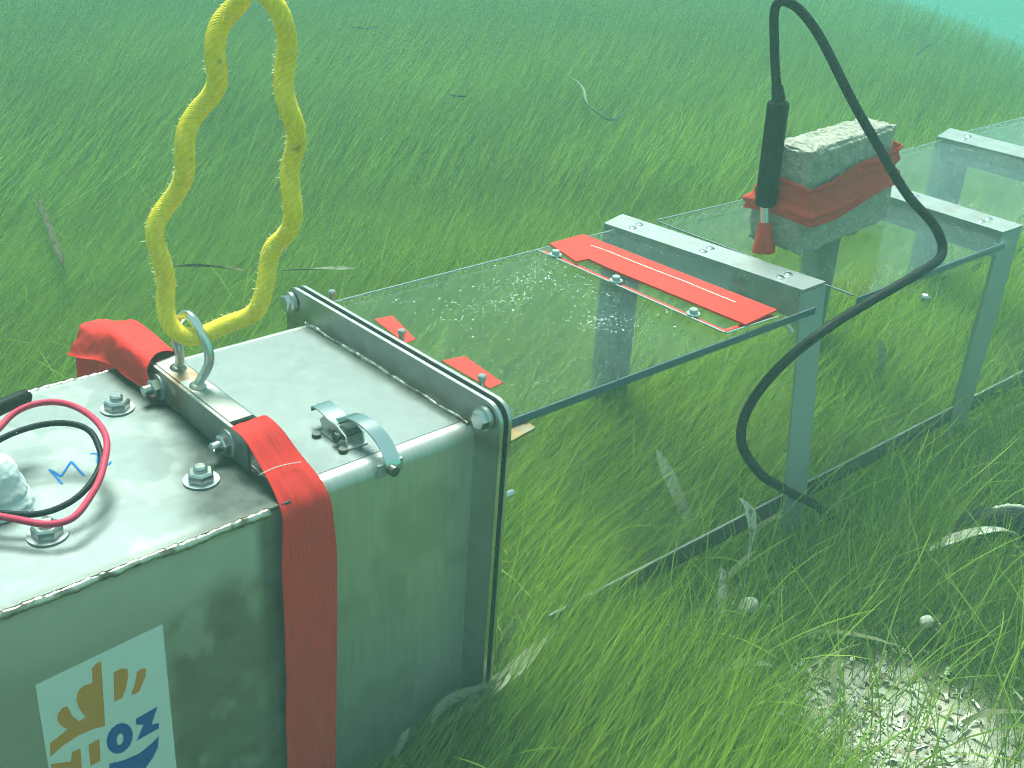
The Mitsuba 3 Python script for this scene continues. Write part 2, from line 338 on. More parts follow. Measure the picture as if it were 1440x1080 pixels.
def wide_blades(n):
    r = np.sqrt(.8 ** 2 + (2.6 ** 2 - .8 ** 2) * rng.random(n)); a = AZ0 + H * (2 * rng.random(n) - 1)
    x, y = EYE[0] + r * np.cos(a), EYE[1] + r * np.sin(a)
    u = rng.random((n, 1)); col = np.array([.15, .16, .07]) * u + np.array([.30, .30, .18]) * (1 - u)
    P, V, f, Cc = blades(x, y, rng.uniform(.05, .16, n), rng.uniform(.004, .008, n), rng.normal(.2, .8, n), np.radians(rng.uniform(10, 60, n)), np.radians(rng.uniform(-20, 30, n)), 5, col, col * 1.2, rng.normal(0, .5, n), .02)
    bad = ((P[..., 0] > -.78) & (P[..., 0] < .04) & (P[..., 1] > -.045) & (P[..., 1] < .345)).any(1)
    return pack(V, f, Cc, ~bad)
def strands(n):
    r = np.sqrt(.75 ** 2 + (2.4 ** 2 - .75 ** 2) * rng.random(n)); a = AZ0 + H * (2 * rng.random(n) - 1)
    x, y = EYE[0] + r * np.cos(a), EYE[1] + r * np.sin(a)
    u = rng.random((n, 1)); col = np.array([.16, .28, .03]) * u + np.array([.30, .40, .07]) * (1 - u)
    P, V, f, Cc = blades(x, y, rng.uniform(.10, .24, n), rng.uniform(.0012, .0020, n), rng.normal(.2, 1.1, n), np.radians(rng.uniform(50, 95, n)), np.radians(rng.uniform(0, 70, n)), 7, col, col * 1.35, rng.normal(0, .8, n))
    bad = ((P[..., 0] > -.78) & (P[..., 0] < .04) & (P[..., 1] > -.045) & (P[..., 1] < .345)).any(1) | (P[..., 2] > -.04).any(1)
    return pack(V, f, Cc, ~bad)
V, F, c = strands(4200)
k = add("seagrass", (V, F), "m_grass", smooth=False, color=c); tag(k, "single pale yellow green blades standing up out of the seagrass", "seagrass", kind="stuff")
V, F, c = wide_blades(700)
k = add("seagrass", (V, F), "m_leaf", smooth=False, color=c); tag(k, "broader olive and greyish blades scattered through the seagrass", "seagrass", kind="stuff")

# ------------------------------------------------------------------ the steel box
BX = thing("steel_box", "brushed steel housing with bolts, toggle latch and printed sticker, half sunk in seagrass", "steel box")
def prof_box(y0, y1, z0, z1, r): return sg.box(y0 + r, z0 + r, y1 - r, z1 - r).buffer(r, quad_segs=8)
YZ = lambda x: frame([x, 0, 0], [0, 1, 0], [0, 0, 1], [1, 0, 0])
fb = poly_xy(prof_box(0.004, .296, -.40, 0, .013), .199, YZ(-.199))
add("front_body", fb, "m_front", BX, 35)
lid = poly_xy(sg.box(.020, 0, .280, .0006), .196, YZ(-.198)); add("front_lid", lid, "m_steel_top", BX, False)
add("rear_body", rbox((-.74, .001, -.40), (-.2005, .299, -.0035), .001), "m_rear_side", BX, False)
add("rear_lid", rbox((-.742, -.001, -.0035), (-.2005, .301, 0), .0008), "m_steel_top", BX, False)
def bead(P, r, n, seed):
    P = spline(P, n) if len(P) > 2 else np.linspace(P[0], P[1], n)
    g = np.random.default_rng(seed); s = np.arange(n)
    rr = r * (.95 + .10 * np.sin(s * 2 * np.pi / 9) + .8 * (meshkit.fbm(np.stack([s * .05, 0 * s, 0 * s], -1), 3, seed) - .5) + .04 * g.standard_normal(n))
    Q = P + .0025 * (meshkit.fbm(np.stack([s[:, None] * .06 + 0 * P, np.arange(3)[None] * 7. + 0 * P, 0 * P], -1), 3, seed) - .5); return tube(Q, rr, 10)
add("weld_bead", bead([(-.74, -.001, -.003), (-.2215, -.001, -.003)], .0036, 420, 3), "m_weld", BX, 60)
add("weld_bead", bead([(-.74, .301, -.003), (-.207, .301, -.003)], .0036, 420, 4), "m_weld", BX, 60)
add("weld_bead", bead([(-.0015, .012, .001), (-.0015, .29, .001)], .0024, 200, 5), "m_weld", BX, 60)
def plate(x0, x1, inset=0.0): return poly_xy(prof_box(-.030 + inset, .330 - inset, -.40, .034 - inset, .020), x1 - x0, YZ(x0))
fl = add("flange", plate(0, .0042), "m_flange", BX, 30)
add("gasket", plate(.0043, .0104, .0045), "m_gasket", BX, 30)
add("flange", plate(.0105, .0145), "m_flange", BX, 30)
def flange_bolt(y, z):
    k = add("flange_bolt", hexa(np.array([-.0058, y, z]), [-1, 0, 0], .0098, .0062, random.random()), "m_bolt", BX, False)
    add("washer", cyl((-.0012, y, z), (-.0058, y, z), .0118, 28), "m_bolt", k)
    add("bolt_end", cat([cyl((.0145, y, z), (.0225, y, z), .0088, 6), cyl((.0225, y, z), (.026, y, z), .0042, 14, bevel=.0008)]), "m_bolt", k)
for y in (.316, -.011): flange_bolt(y, .017)
for y in (.271, .146, .022):   # studs seen over the plate's top edge
    add("stud", cat([cyl((.0215, y, .0), (.0215, y, .0355), .0030, 14), cyl((.0215, y, .0355), (.0215, y, .041), .0042, 14, bevel=.001)]), "m_bolt", BX, 30)
for z in (-.073,): add("stud", cyl((.0146, -.019, z), (.034, -.019, z), .0036, 14, bevel=.0008), "m_bolt", BX, 30)
add("corner_tab", poly_xy([(.0146, -.031), (.050, -.026), (.054, .0), (.0146, .0)], .003, frame([0, 0, -.006], [1, 0, 0], [0, 1, 0], [0, 0, 1])), "m_tint", BX, False)
# nuts on the rear lid
for x, y, s in ((-.246, .222, .2), (-.244, .068, .6), (-.371, .066, .1), (-.371, .222, .9)):
    k = add("nut", hexa(np.array([x, y, .0018]), [0, 0, 1], .0115, .0085, s), "m_bolt", BX, False)
    add("washer", cyl((x, y, 0.0001), (x, y, .0018), .0150, 28), "m_steel", k)
    add("bolt_end", cat([cyl((x, y, .009), (x, y, .0135), .0058, 16), cyl((x, y, .0135), (x, y, .0150), .0058, 16, r2=.0042)]), "m_bolt", k)
    add("washer_stain", cyl((x, y, 0.0), (x, y, .0004), .0001, 8), "m_steel", k) if 0 else None
# bracket: upright flat bar, with a short channel welded behind it
BR = add("bracket", rbox((-.2065, .058, 0.0005), (-.2025, .306, .031), .0006), "m_bracket", BX, False)
ch = sg.LineString([(-.2022, .030), (-.181, .030), (-.1765, .0255), (-.1765, .003)]).buffer(.0016, cap_style=2, join_style=1)
add("channel", poly_xy(ch, .190, frame([0, .282, 0], [1, 0, 0], [0, 0, 1], [0, -1, 0])), "m_bracket", BR, 40)
for y, z in ((.216, .014), (.088, .014)):
    k = add("bracket_bolt", hexa(np.array([-.2085, y, z]), [-1, 0, 0], .0098, .0066, .3), "m_bolt", BR, False)
    labels.pop(k, None)
# bolts of the bracket get their own washers as siblings (three levels only)
for y, z in ((.216, .014), (.088, .014)):
    add("bracket_washer", cyl((-.2066, y, z), (-.2085, y, z), .0125, 28), "m_steel", BR)
    add("bracket_stud", cyl((-.2150, y, z), (-.2235, y, z), .0052, 16, bevel=.001), "m_bolt", BR, 30)
RING = [(-.1942, .2050, .0305), (-.1963, .1990, .0430), (-.2005, .1935, .0577), (-.2015, .1924, .0717), (-.1985, .1884, .0865), (-.1908, .1809, .0950), (-.1830, .1733, .0880), (-.1765, .1690, .0711), (-.1762, .1680, .0536), (-.1835, .1700, .0400), (-.1880, .1712, .0305)]
RING = [tuple(np.array(q_) + np.array([FH[0], FH[1], 0]) * o_) for q_, o_ in zip(RING, (.006, .010, .012, .012, .009, .002, -.006, -.010, -.011, -.009, -.007))]
add("lifting_ring", tube(spline(RING, 70), .0044, 16), "m_polish", BX, True)
for q_ in ((-.1900, .2093, .0318), (-.1929, .1662, .0318)):
    add("ring_weld", moved(trimesh.creation.icosphere(2, .0075), np.diag([1, 1.2, .45, 1.])).apply_translation(q_), "m_weld", BX, True)
# toggle latch on the front section
LT = add("latch", rbox((-.1215, .036, .0006), (-.0985, .078, .0022), .0005), "m_steel", BX, False); tag(LT)
labels.pop(LT, None)
for s in (-.1195, -.1015):
    prof = sg.Polygon([(.040, .002), (.074, .002), (.080, .012), (.074, .0175), (.056, .0165), (.042, .0115)]).buffer(.0012)
    add("cheek", poly_xy(prof, .0016, frame([s, 0, 0], [0, 1, 0], [0, 0, 1], [1, 0, 0])), "m_polish", LT, 40)
def strip(P, w, t, n=40):
    S = spline(P, n); V = np.stack([S + np.array([-w / 2, 0, 0]), S, S + np.array([w / 2, 0, 0])], 1); return thick(V, t)
add("lever", strip([(-.1105, .094, .0150), (-.1105, .0945, .0190), (-.1105, .088, .0205), (-.1105, .070, .0185), (-.1105, .058, .0165)], .0185, .0014), "m_polish", LT, 40)
add("spring_strap", strip([(-.1065, .066, .0165), (-.1045, .052, .0235), (-.1025, .036, .0250), (-.1005, .018, .0195), (-.0990, .004, .0080), (-.0985, -.0015, -.004)], .0150, .0014), "m_polish", LT, 40)
add("pivot_pin", cat([cyl((-.123, .050, .009), (-.097, .050, .009), .0032, 14), cyl((-.1245, .050, .009), (-.123, .050, .009), .0048, 14)]), "m_dark", LT, 30)
for a_, b_, r_ in (((-.1005, .001, -.006), (-.1005, -.0075, -.0065), .0050), ((-.128, .074, .0006), (-.128, .074, .004), .0042), ((-.124, .038, .0006), (-.124, .038, .004), .0042)):
    add("latch_screw", cyl(a_, b_, r_, 16), "m_dark", LT, 30)
add("catch_plate", rbox((-.1130, .0005, -.0135), (-.0860, .0035, -.0005), .0005), "m_steel", LT, False)
# marker writing: M and 2
def ink(P, w=.0016):
    m = tube(spline(P, 40) if len(P) > 6 else np.vstack([np.linspace(P[i], P[i + 1], 8) for i in range(len(P) - 1)]), w / 2, 6)
    v = m.vertices.copy(); v[:, 2] = v[:, 2] * .25 + .0003; return trimesh.Trimesh(v, m.faces, process=False)
HW = cat([ink([(-.3348, .1287, 0), (-.3341, .1562, 0), (-.3309, .1402, 0), (-.3153, .1580, 0), (-.3160, .1310, 0)], .0022),
          ink([(-.2976, .1599, 0), (-.2955, .1602, 0), (-.2939, .1582, 0), (-.2955, .1506, 0), (-.2987, .1410, 0), (-.2964, .1361, 0), (-.2898, .1388, 0)], .0022)])
k = add("marker_writing", HW, "m_ink", BX, False); tag(k, "blue hand-written letter M and figure 2 on the steel lid")
# sticker with the orange hand, the letters and the blue wave
def xz(pts, h, y0): return poly_xy(pts, h, frame([0, y0, 0], [1, 0, 0], [0, 0, 1], [0, -1, 0]))
ST = add("sticker", xz([(-.4154, -.0746), (-.3176, -.0689), (-.3185, -.2440), (-.4175, -.2500)], .0004, .0008), "m_white", BX, False)
tag(ST, "pale printed sticker with an orange hand, blue letters and a blue wave")
OR = [[(-.4126, -.1330), (-.3983, -.1274), (-.4021, -.1228), (-.4049, -.1146), (-.4036, -.1089), (-.3999, -.1054), (-.3962, -.1059), (-.3938, -.1170), (-.3897, -.1249), (-.3841, -.1240), (-.3879, -.1141), (-.3892, -.1046), (-.3875, -.0970), (-.3828, -.0938), (-.3757, -.0946), (-.3747, -.0810), (-.3711, -.0787), (-.3675, -.0786), (-.3712, -.1412), (-.3806, -.1384), (-.3919, -.1381), (-.4032, -.1405), (-.4137, -.1456)],
      [(-.3593, -.0938), (-.3530, -.0935), (-.3488, -.0961), (-.3486, -.1020), (-.3517, -.1134), (-.3553, -.1217), (-.3617, -.1216)],
      [(-.3417, -.1032), (-.3381, -.1020), (-.3344, -.1041), (-.3354, -.1109), (-.3418, -.1228), (-.3449, -.1236), (-.3484, -.1228), (-.3438, -.1121)],
      [(-.4144, -.1531), (-.4000, -.1598), (-.3981, -.1513), (-.3918, -.1516), (-.3931, -.1721), (-.3946, -.1830), (-.4000, -.1830), (-.4040, -.1720), (-.4060, -.1840), (-.4150, -.1840)],
      [(-.3854, -.1519), (-.3769, -.1508), (-.3786, -.1732), (-.3864, -.1735)]]
add("orange_print", cat([xz(sg.Polygon(p).buffer(.0006).buffer(-.0006), .0003, .0003) for p in OR]), "m_orange", ST, False)
O1 = [(-.3510, -.1633), (-.3520, -.1678), (-.3539, -.1716), (-.3566, -.1742), (-.3597, -.1755), (-.3630, -.1753), (-.3662, -.1736), (-.3688, -.1705), (-.3707, -.1666), (-.3717, -.1620), (-.3717, -.1573), (-.3708, -.1529), (-.3689, -.1492), (-.3663, -.1466), (-.3632, -.1453), (-.3600, -.1454), (-.3568, -.1470), (-.3542, -.1500), (-.3522, -.1539), (-.3511, -.1585)]
O2 = [(-.3586, -.1618), (-.3591, -.1643), (-.3601, -.1661), (-.3613, -.1670), (-.3626, -.1668), (-.3636, -.1655), (-.3641, -.1633), (-.3641, -.1607), (-.3636, -.1583), (-.3626, -.1564), (-.3614, -.1555), (-.3602, -.1557), (-.3592, -.1571), (-.3586, -.1592)]
Zp = [(-.3470, -.1485), (-.3289, -.1467), (-.3352, -.1619), (-.3292, -.1640), (-.3297, -.1693), (-.3483, -.1709), (-.3416, -.1580), (-.3473, -.1545)]
Wv = [(-.3720, -.1807), (-.3599, -.1847), (-.3479, -.1854), (-.3377, -.1817), (-.3304, -.1775), (-.3320, -.1885), (-.3379, -.1976), (-.3447, -.2044), (-.3538, -.2081), (-.3745, -.2036)]
add("lettering", cat([xz(sg.Polygon(O1, [O2]), .0003, .0003), xz(sg.Polygon(Zp), .0003, .0003)]), "m_blue", ST, False)
add("wave_print", xz(sg.Polygon(Wv), .0003, .0003), "m_blue", ST, False)

# ------------------------------------------------------------------ red straps over the bracket
def band(path, w0, w1, wx=0.0, fold=.0012, seed=0, n=70, k=15, t=.0007):
    S = spline([(q[1], q[2], q[0]) for q in path], n); S = S[:, [2, 0, 1]]
    u = np.linspace(-.5, .5, k); tt = np.linspace(0, 1, n)
    w = w0 + (w1 - w0) * smooth01(tt / .35)
    T = np.gradient(S, axis=0); T /= np.linalg.norm(T, axis=1, keepdims=True)
    X = np.array([1., 0, 0]); N = np.cross(X, T); N /= np.linalg.norm(N, axis=1, keepdims=True)
    V = S[:, None] + X * (u[None, :] * w[:, None])[..., None]
    q = np.stack([V[..., 0] * 60, tt[:, None] * 9 + 0 * u[None], 0 * V[..., 0] + seed], -1)
    V = V + N[:, None] * (fold * 2 * (meshkit.fbm(q, 3, seed) - .5) * (1.6 - 1.2 * tt)[:, None])[..., None]
    return thick(V, t)
RS = thing("red_strap", "bright red webbing strap hanging down the side of the steel box", "strap")
add("band", band([(-.192, .079, .0346), (-.192, .066, .0345), (-.191, .052, .0300), (-.190, .032, .0190), (-.190, .012, .0095), (-.190, -.004, -.0040), (-.190, -.0085, -.030), (-.190, -.0095, -.10), (-.190, -.0075, -.20), (-.190, -.0045, -.30), (-.190, -.0045, -.39)], .034, .053, seed=2, fold=.0022), "m_strap", RS, 50)
add("frayed_thread", tube(spline([(-.2165, .022, .0185), (-.204, .020, .0215), (-.192, .022, .0195), (-.178, .020, .0182)], 24), .0004, 5), "m_scratch", RS, True)
RS2 = thing("red_strap", "short red strap end folded over the far end of the bracket, by the yellow rope", "strap")
def sleeve():
    n, kk = 40, 26; V = np.zeros((n, kk, 3)); t = np.linspace(0, 1, n); u = np.linspace(0, 1, kk)
    prof = spline([(-.178, .026), (-.180, .0345), (-.194, .0360), (-.2075, .0345), (-.2110, .024), (-.2125, .004)], kk)
    for i in range(n):
        y = .240 + .128 * t[i]; sl = smooth01((t[i] - .55) / .45)
        q = np.stack([np.full(kk, t[i] * 4), u * 3, 0 * u], -1); w = meshkit.fbm(q, 3, 77) - .5
        V[i, :, 0] = prof[:, 0] - .010 * w - .014 * t[i] * (u - .2) - .006 * sl
        V[i, :, 1] = y - .030 * u * (1 - t[i]) + .012 * w
        V[i, :, 2] = prof[:, 1] + .010 * w * (1.2 - u) - .016 * sl * (1 - .3 * u) + .003 * np.sin(3.1 * t[i])
    return thick(V, .0008)
add("band", sleeve(), "m_strap", RS2, 50)
add("tail", band([(-.205, .366, .018), (-.206, .371, .0), (-.206, .362, -.06), (-.206, .350, -.16)], .030, .040, seed=5, fold=.0030), "m_strap", RS2, 50)

# ------------------------------------------------------------------ rope
ROPE = [(-.1422, .1335, .3771), (-.1485, .1397, .3650), (-.1596, .1504, .3465), (-.1621, .1529, .3242), (-.1621, .1529, .3060), (-.1672, .1579, .2909), (-.1770, .1675, .2751), (-.1829, .1732, .2571), (-.1835, .1738, .2375), (-.1879, .1782, .2171), (-.1986, .1885, .1951), (-.2052, .1950, .1780), (-.2046, .1944, .1596), (-.2035, .1934, .1329), (-.2046, .1944, .1141), (-.2036, .1934, .0938), (-.1961, .1861, .0808), (-.1872, .1774, .0769), (-.1746, .1652, .0818), (-.1592, .1501, .0919), (-.1466, .1378, .1056), (-.1407, .1320, .1232), (-.1388, .1302, .1433), (-.1366, .1281, .1592), (-.1261, .1178, .1777), (-.1205, .1123, .1990), (-.1231, .1148, .2215), (-.1227, .1145, .2385), (-.1186, .1104, .2579), (-.1183, .1102, .2713), (-.1236, .1154, .2948), (-.1249, .1166, .3125), (-.1232, .1150, .3308), (-.1233, .1150, .3480), (-.1284, .1200, .3670), (-.1344, .1259, .3779)]
RP = thing("rope", "thick yellow wavy rope looped upright through the steel ring", "rope")
RC = spline(ROPE, 640, True)
# the strands sway a little in depth as well
RC = RC + nrm([FWD[0], FWD[1], 0])[None] * (.006 * np.sin(np.linspace(0, 2 * np.pi, 640, endpoint=False) * 8))[:, None]
rm = tube(RC, 0.0079 * (1 + .05 * (meshkit.noise(np.stack([np.arange(640) * .05, np.zeros(640), np.zeros(640)], -1), 4) - .5)), 60, True, twist=175., lobes=14, amp=.07)
q = rm.vertices
u = meshkit.fbm(q * 90, 3, 9)[:, None]; v = meshkit.fbm(q * np.array([500, 500, 120]), 2, 12)[:, None]
rcol = np.array([.94, .66, .025]) * (1 - u) + np.array([.94, .74, .11]) * u
lobe = np.abs(np.cos(np.tile(np.linspace(0, 2 * np.pi, 60, endpoint=False) * 3, 640)))[:, None]; rcol = rcol * (.78 + .40 * v) * (.93 + .1 * lobe); dk = smooth01((meshkit.fbm(q * 75, 3, 17)[:, None] - .72) / .08); rcol = rcol * (1 - .4 * dk)
scene[key(RP + "__core")] = mikit.ply(rm, "m_rope", smooth=True, color=np.clip(rcol, 0, 1))
fz = []
N_ = rm.vertex_normals
for i in rng.choice(len(q), 900, replace=False):
    d = nrm(N_[i] + rng.normal(0, .5, 3)); Lf = rng.uniform(.0012, .0050); b = q[i] - d * .0006
    fz.append(tube(np.array([b, b + d * Lf * .6 + rng.normal(0, .0003, 3), b + d * Lf + rng.normal(0, .0006, 3)]), [.00030, .00024, .00010], 3))
k = add("fuzz", cat(fz), "m_fuzz", RP, False); tag(k, "frayed pale fibres standing off the yellow rope", kind="stuff")

# ------------------------------------------------------------------ wires, gland
REDW = [(-.3811, .1659, .0383), (-.3619, .1726, .0418), (-.3464, .1829, .0454), (-.3283, .1844, .0476), (-.3124, .1754, .0480), (-.3013, .1541, .0459), (-.2983, .1301, .0424), (-.3022, .1088, .0383), (-.3130, .0897, .0335), (-.3246, .0735, .0289), (-.3410, .0586, .0236), (-.3595, .0492, .0189), (-.3734, .0543, .0180), (-.3857, .0680, .0187), (-.3974, .0817, .0198), (-.4071, .0966, .0214), (-.400, .118, .030), (-.388, .128, .042)]
BLKW = [(-.3851, .1574, .0308), (-.3652, .1660, .0348), (-.3461, .1668, .0373), (-.3282, .1624, .0387), (-.3132, .1517, .0387), (-.3057, .1377, .0373), (-.3066, .1174, .0338), (-.3128, .0977, .0295), (-.3243, .0840, .0255), (-.3426, .0727, .0207), (-.3585, .0704, .0179), (-.3746, .0746, .0163), (-.3856, .0829, .0163), (-.3945, .0912, .0166), (-.4046, .1056, .0181), (-.398, .122, .030), (-.384, .130, .040)]
k = add("wire", tube(spline(REDW, 160), .0027, 14), "m_wire_red", None, True); tag(k, "thin pinkish red insulated wire looping over the steel lid", "wire")
k = add("wire", tube(spline(BLKW, 160), .0025, 14), "m_wire_black", None, True); tag(k, "thin black insulated wire looping inside the pinkish red one", "wire")
k = add("cable_end", tube(np.vstack([spline([(-.47, .14, .049), (-.3802, .1792, .0500), (-.3544, .1901, .0500), (-.3301, .1972, .0500)], 40), [(-.3275, .1981, .05)]]), np.r_[np.full(39, .0066), .0060, .0030], 16), "m_rubber", None, True)
tag(k, "thick black cable end above the steel lid at the left edge of the photo", "cable")
GL = thing("cable_gland", "lumpy white sealed cable gland on the steel lid under the wire loops", "cable gland")
gm = trimesh.creation.revolve(np.array([(0, .0005), (.030, .0005), (.027, .006), (.0225, .012), (.0215, .022), (.019, .032), (.0165, .036), (.012, .041), (0, .042)]), sections=56)
gm = gm.subdivide().subdivide().subdivide(); gv = gm.vertices.copy()
rad = 1 + .30 * (meshkit.fbm(gv * 70, 3, 3) - .5); gv[:, :2] *= rad[:, None]; gv[:, 2] *= 1 + .12 * (meshkit.noise(gv * 90, 5) - .5)
gm = trimesh.Trimesh(gv + np.array([-.386, .128, 0]), gm.faces, process=False)
add("putty", gm, "m_putty", GL, 60)
add("plug", cat([cyl((-.386, .128, .038), (-.388, .128, .050), .0085, 18, bevel=.001)]), "m_rubber", GL, 30)

# ------------------------------------------------------------------ the flume
FL = thing("flume", "long flume of clear sheets on steel portal frames running back from the steel box", "flume")
def tadd(name, mesh, b, parent=FL, smooth=30): return add(name, moved(mesh, TF), b, parent, smooth)
def quad_prism(pts, z0, z1): return poly_xy(pts, z1 - z0, frame([0, 0, z0], [1, 0, 0], [0, 1, 0], [0, 0, 1]))
def edge_bar(a, b, r): # square edge strip a -> b
    return cyl(a, b, r, 8)
def silt(n, x0, x1, y0, y1, z, seed, s0, s1, thr):
    g = np.random.default_rng(seed); pts = g.random((n * 6, 2)) * [x1 - x0, y1 - y0] + [x0, y0]
    d = meshkit.fbm(np.c_[pts * 9, np.zeros(len(pts))], 4, seed)
    pts = pts[d > thr + .08 * g.standard_normal(len(pts))][:n]; out = []
    m = len(pts); a = g.random(m) * 6.28; s = s0 + (s1 - s0) * g.random(m) ** 3; k = .4 + .8 * g.random(m)
    V = np.zeros((m, 5, 3)); F = np.array([[0, 1, 2], [0, 2, 3], [0, 3, 4]])
    for j in range(5):
        t = a + j * 1.2566; V[:, j] = np.c_[pts[:, 0] + s * np.cos(t), pts[:, 1] + s * k * np.sin(t), np.full(m, z) + g.random(m) * .0006]
    return trimesh.Trimesh(V.reshape(-1, 3), (F[None] + (np.arange(m) * 5)[:, None, None]).reshape(-1, 3), process=False)
panels = [[(.122, -.009), (.604, -.009), (.604, .313), (.104, .313)], [(.674, -.017), (1.030, -.026), (1.030, .300), (.660, .315)], [(1.10, -.014), (1.46, -.014), (1.46, .335), (1.10, .325)], [(1.53, 0.0), (2.05, 0.0), (2.05, .345), (1.53, .345)]]
TH = .009
for i, q in enumerate(panels):
    pg = sg.Polygon(q).buffer(-.010).buffer(.010, quad_segs=4); z1 = -.0005 if i != 1 else -.003
    kp = tadd("top_panel", quad_prism(pg, z1 - TH, z1), "m_pane", FL, False)
    c = np.array(pg.exterior.coords)
    cen = c.mean(0); ci = c + (cen - c) * .002
    ring = np.c_[ci, np.full(len(c), z1)]
    tadd("edge", rbox((max(q[0][0], .13), q[0][1] - .0012, z1 - TH - .0015), (q[1][0] - .004, q[0][1] + .0012, z1 - .0012), .0004), "m_pane_edge", kp)
    tadd("far_edge", cat([edge_bar((q[3][0] + .004, q[3][1], z1 - .001), (q[2][0] - .004, q[2][1], z1 - .001), .0013)]), "m_pane_edge_pale", kp)
    if i in (1,): tadd("end_edge", edge_bar((q[0][0], q[0][1] + .006, z1 - .001), (q[3][0], q[3][1] - .006, z1 - .001), .0012), "m_pane_edge", kp)
    x0, x1 = max(q[0][0], q[3][0]), q[1][0]
    ks = tadd("silt", silt([15000, 15000, 18000, 12000][i], x0, x1, q[0][1], q[2][1], z1 + .0004, 60 + i, .0002, [.0006, .0007, .0009, .0012][i], [.40, .38, .36, .36][i]), "m_silt", kp, False)
    tag(ks, "pale silt specks settled on the clear sheet", kind="stuff")
    for y in (q[0][1] + .004, q[2][1] - .004):
        tadd("side_panel", rbox((x0 + .002, y - .002, -.284), (x1 - .002, y + .002, z1 - TH - .0005), .0003), "m_pane", FL, False)
    # a film of silt on the outer face of the near side wall
    fs = silt(5000, x0 + .01, x1 - .01, -.28, -.02, 0.0, 90 + i, .0002, .0008, .46)
    v_ = fs.vertices.copy(); fs = trimesh.Trimesh(np.c_[v_[:, 0], q[0][1] + .0016 - v_[:, 2], v_[:, 1]], fs.faces, process=False)
    ks = tadd("wall_silt", fs, "m_silt", kp, False); tag(ks, "pale silt film clinging to the clear side wall", kind="stuff")
# pale raised specks on the clear sheets, put in to draw their glints
def glint_specks(n, centres, seed):
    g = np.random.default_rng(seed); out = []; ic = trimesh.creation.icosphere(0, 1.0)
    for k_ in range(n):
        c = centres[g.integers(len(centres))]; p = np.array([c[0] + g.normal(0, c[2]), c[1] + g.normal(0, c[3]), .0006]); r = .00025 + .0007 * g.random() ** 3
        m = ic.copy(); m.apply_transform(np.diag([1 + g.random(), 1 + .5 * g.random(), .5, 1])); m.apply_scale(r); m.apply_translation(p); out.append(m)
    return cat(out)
bb = glint_specks(1000, [(.40, .20, .018, .03), (.36, .24, .02, .012), (.30, .20, .02, .012), (.345, .10, .015, .012), (.40, .19, .035, .05), (.34, .24, .05, .02), (.27, .22, .05, .03), (.44, .14, .02, .05), (.36, .09, .02, .03), (.22, .20, .03, .03), (.42, .26, .02, .02)], 5)
kb = tadd("glint_specks", bb, "m_glint", FL, True); tag(kb, "tiny pale specks and air beads put in as glints on the first clear sheet", kind="stuff")
kb = tadd("glint_specks", glint_specks(160, [(1.25, .22, .10, .07), (1.3, .12, .08, .05), (1.7, .25, .1, .08)], 6), "m_glint", FL, True); tag(kb, "pale specks on the far clear sheets", kind="stuff")
# portal frames: cross bar, legs
bars = [([(.617, .024), (.664, .025), (.623, .345), (.574, .331)], True), ([(1.039, -.004), (1.095, -.005), (1.095, .330), (1.036, .318)], True), ([(1.452, .0), (1.520, .0), (1.517, .366), (1.437, .345)], True)]
foot = [(.632, -.020), (1.075, .0), (1.50, .0)]
for i, (q, _) in enumerate(bars):
    kb = tadd("cross_bar", quad_prism(q, .0004, .0040), "m_steel", FL, False)
    a, b = np.array(q[0]), np.array(q[3]); n_ = nrm(np.r_[(b - a), 0]); dx = np.array([.0016 * n_[1], -.0016 * n_[0]])
    tadd("cross_bar_lip", quad_prism([a + n_[:2] * .004, b, b + dx, a + n_[:2] * .004 + dx], -.036, .0003), "m_steel", kb, False)
    for s in ([.13, .50, .87] if i < 2 else [.12, .87]):
        for t in (.30, .66):
            p = (1 - t) * ((1 - s) * np.array(q[0]) + s * np.array(q[3])) + t * ((1 - s) * np.array(q[1]) + s * np.array(q[2]))
            m = trimesh.creation.icosphere(2, 1.0); m.apply_transform(np.diag([.0058, .0058, .0022, 1])); m.apply_translation([p[0], p[1], .0041]); tadd("screw", m, "m_polish", kb, True)
    # near leg: angle profile leaning out to the foot; far leg upright
    for side, (c0, c1) in enumerate(((q[0], q[1]), (q[3], q[2]))):
        w = c1[0] - c0[0]; yt = c0[1] if side == 0 else c0[1] - .002; yb, xb = (foot[i][1], foot[i][0]) if side == 0 else (yt, c0[0] + w / 2)
        s = 1 if side == 0 else -1
        top = [(c0[0], yt, -.0005), (c1[0], yt, -.0005), (c1[0], yt + s * .003, -.0005), (c0[0], yt + s * .003, -.0005)]
        bot = [(xb - w / 2, yb, -.335), (xb + w / 2, yb, -.335), (xb + w / 2, yb + s * .003, -.335), (xb - w / 2, yb + s * .003, -.335)]
        face = trimesh.convex.convex_hull(np.array(top + bot))
        ret = trimesh.convex.convex_hull(np.array([(c1[0], yt + s * .0031, -.0005), (c1[0] - .003, yt + s * .0031, -.0005), (c1[0], yt + s * .030, -.0005), (c1[0] - .003, yt + s * .030, -.0005),
                                                   (xb + w / 2, yb + s * .0031, -.335), (xb + w / 2 - .003, yb + s * .0031, -.335), (xb + w / 2, yb + s * .030, -.335), (xb + w / 2 - .003, yb + s * .030, -.335)]))
        tadd("leg", cat([face, ret]), "m_leg", FL, False)
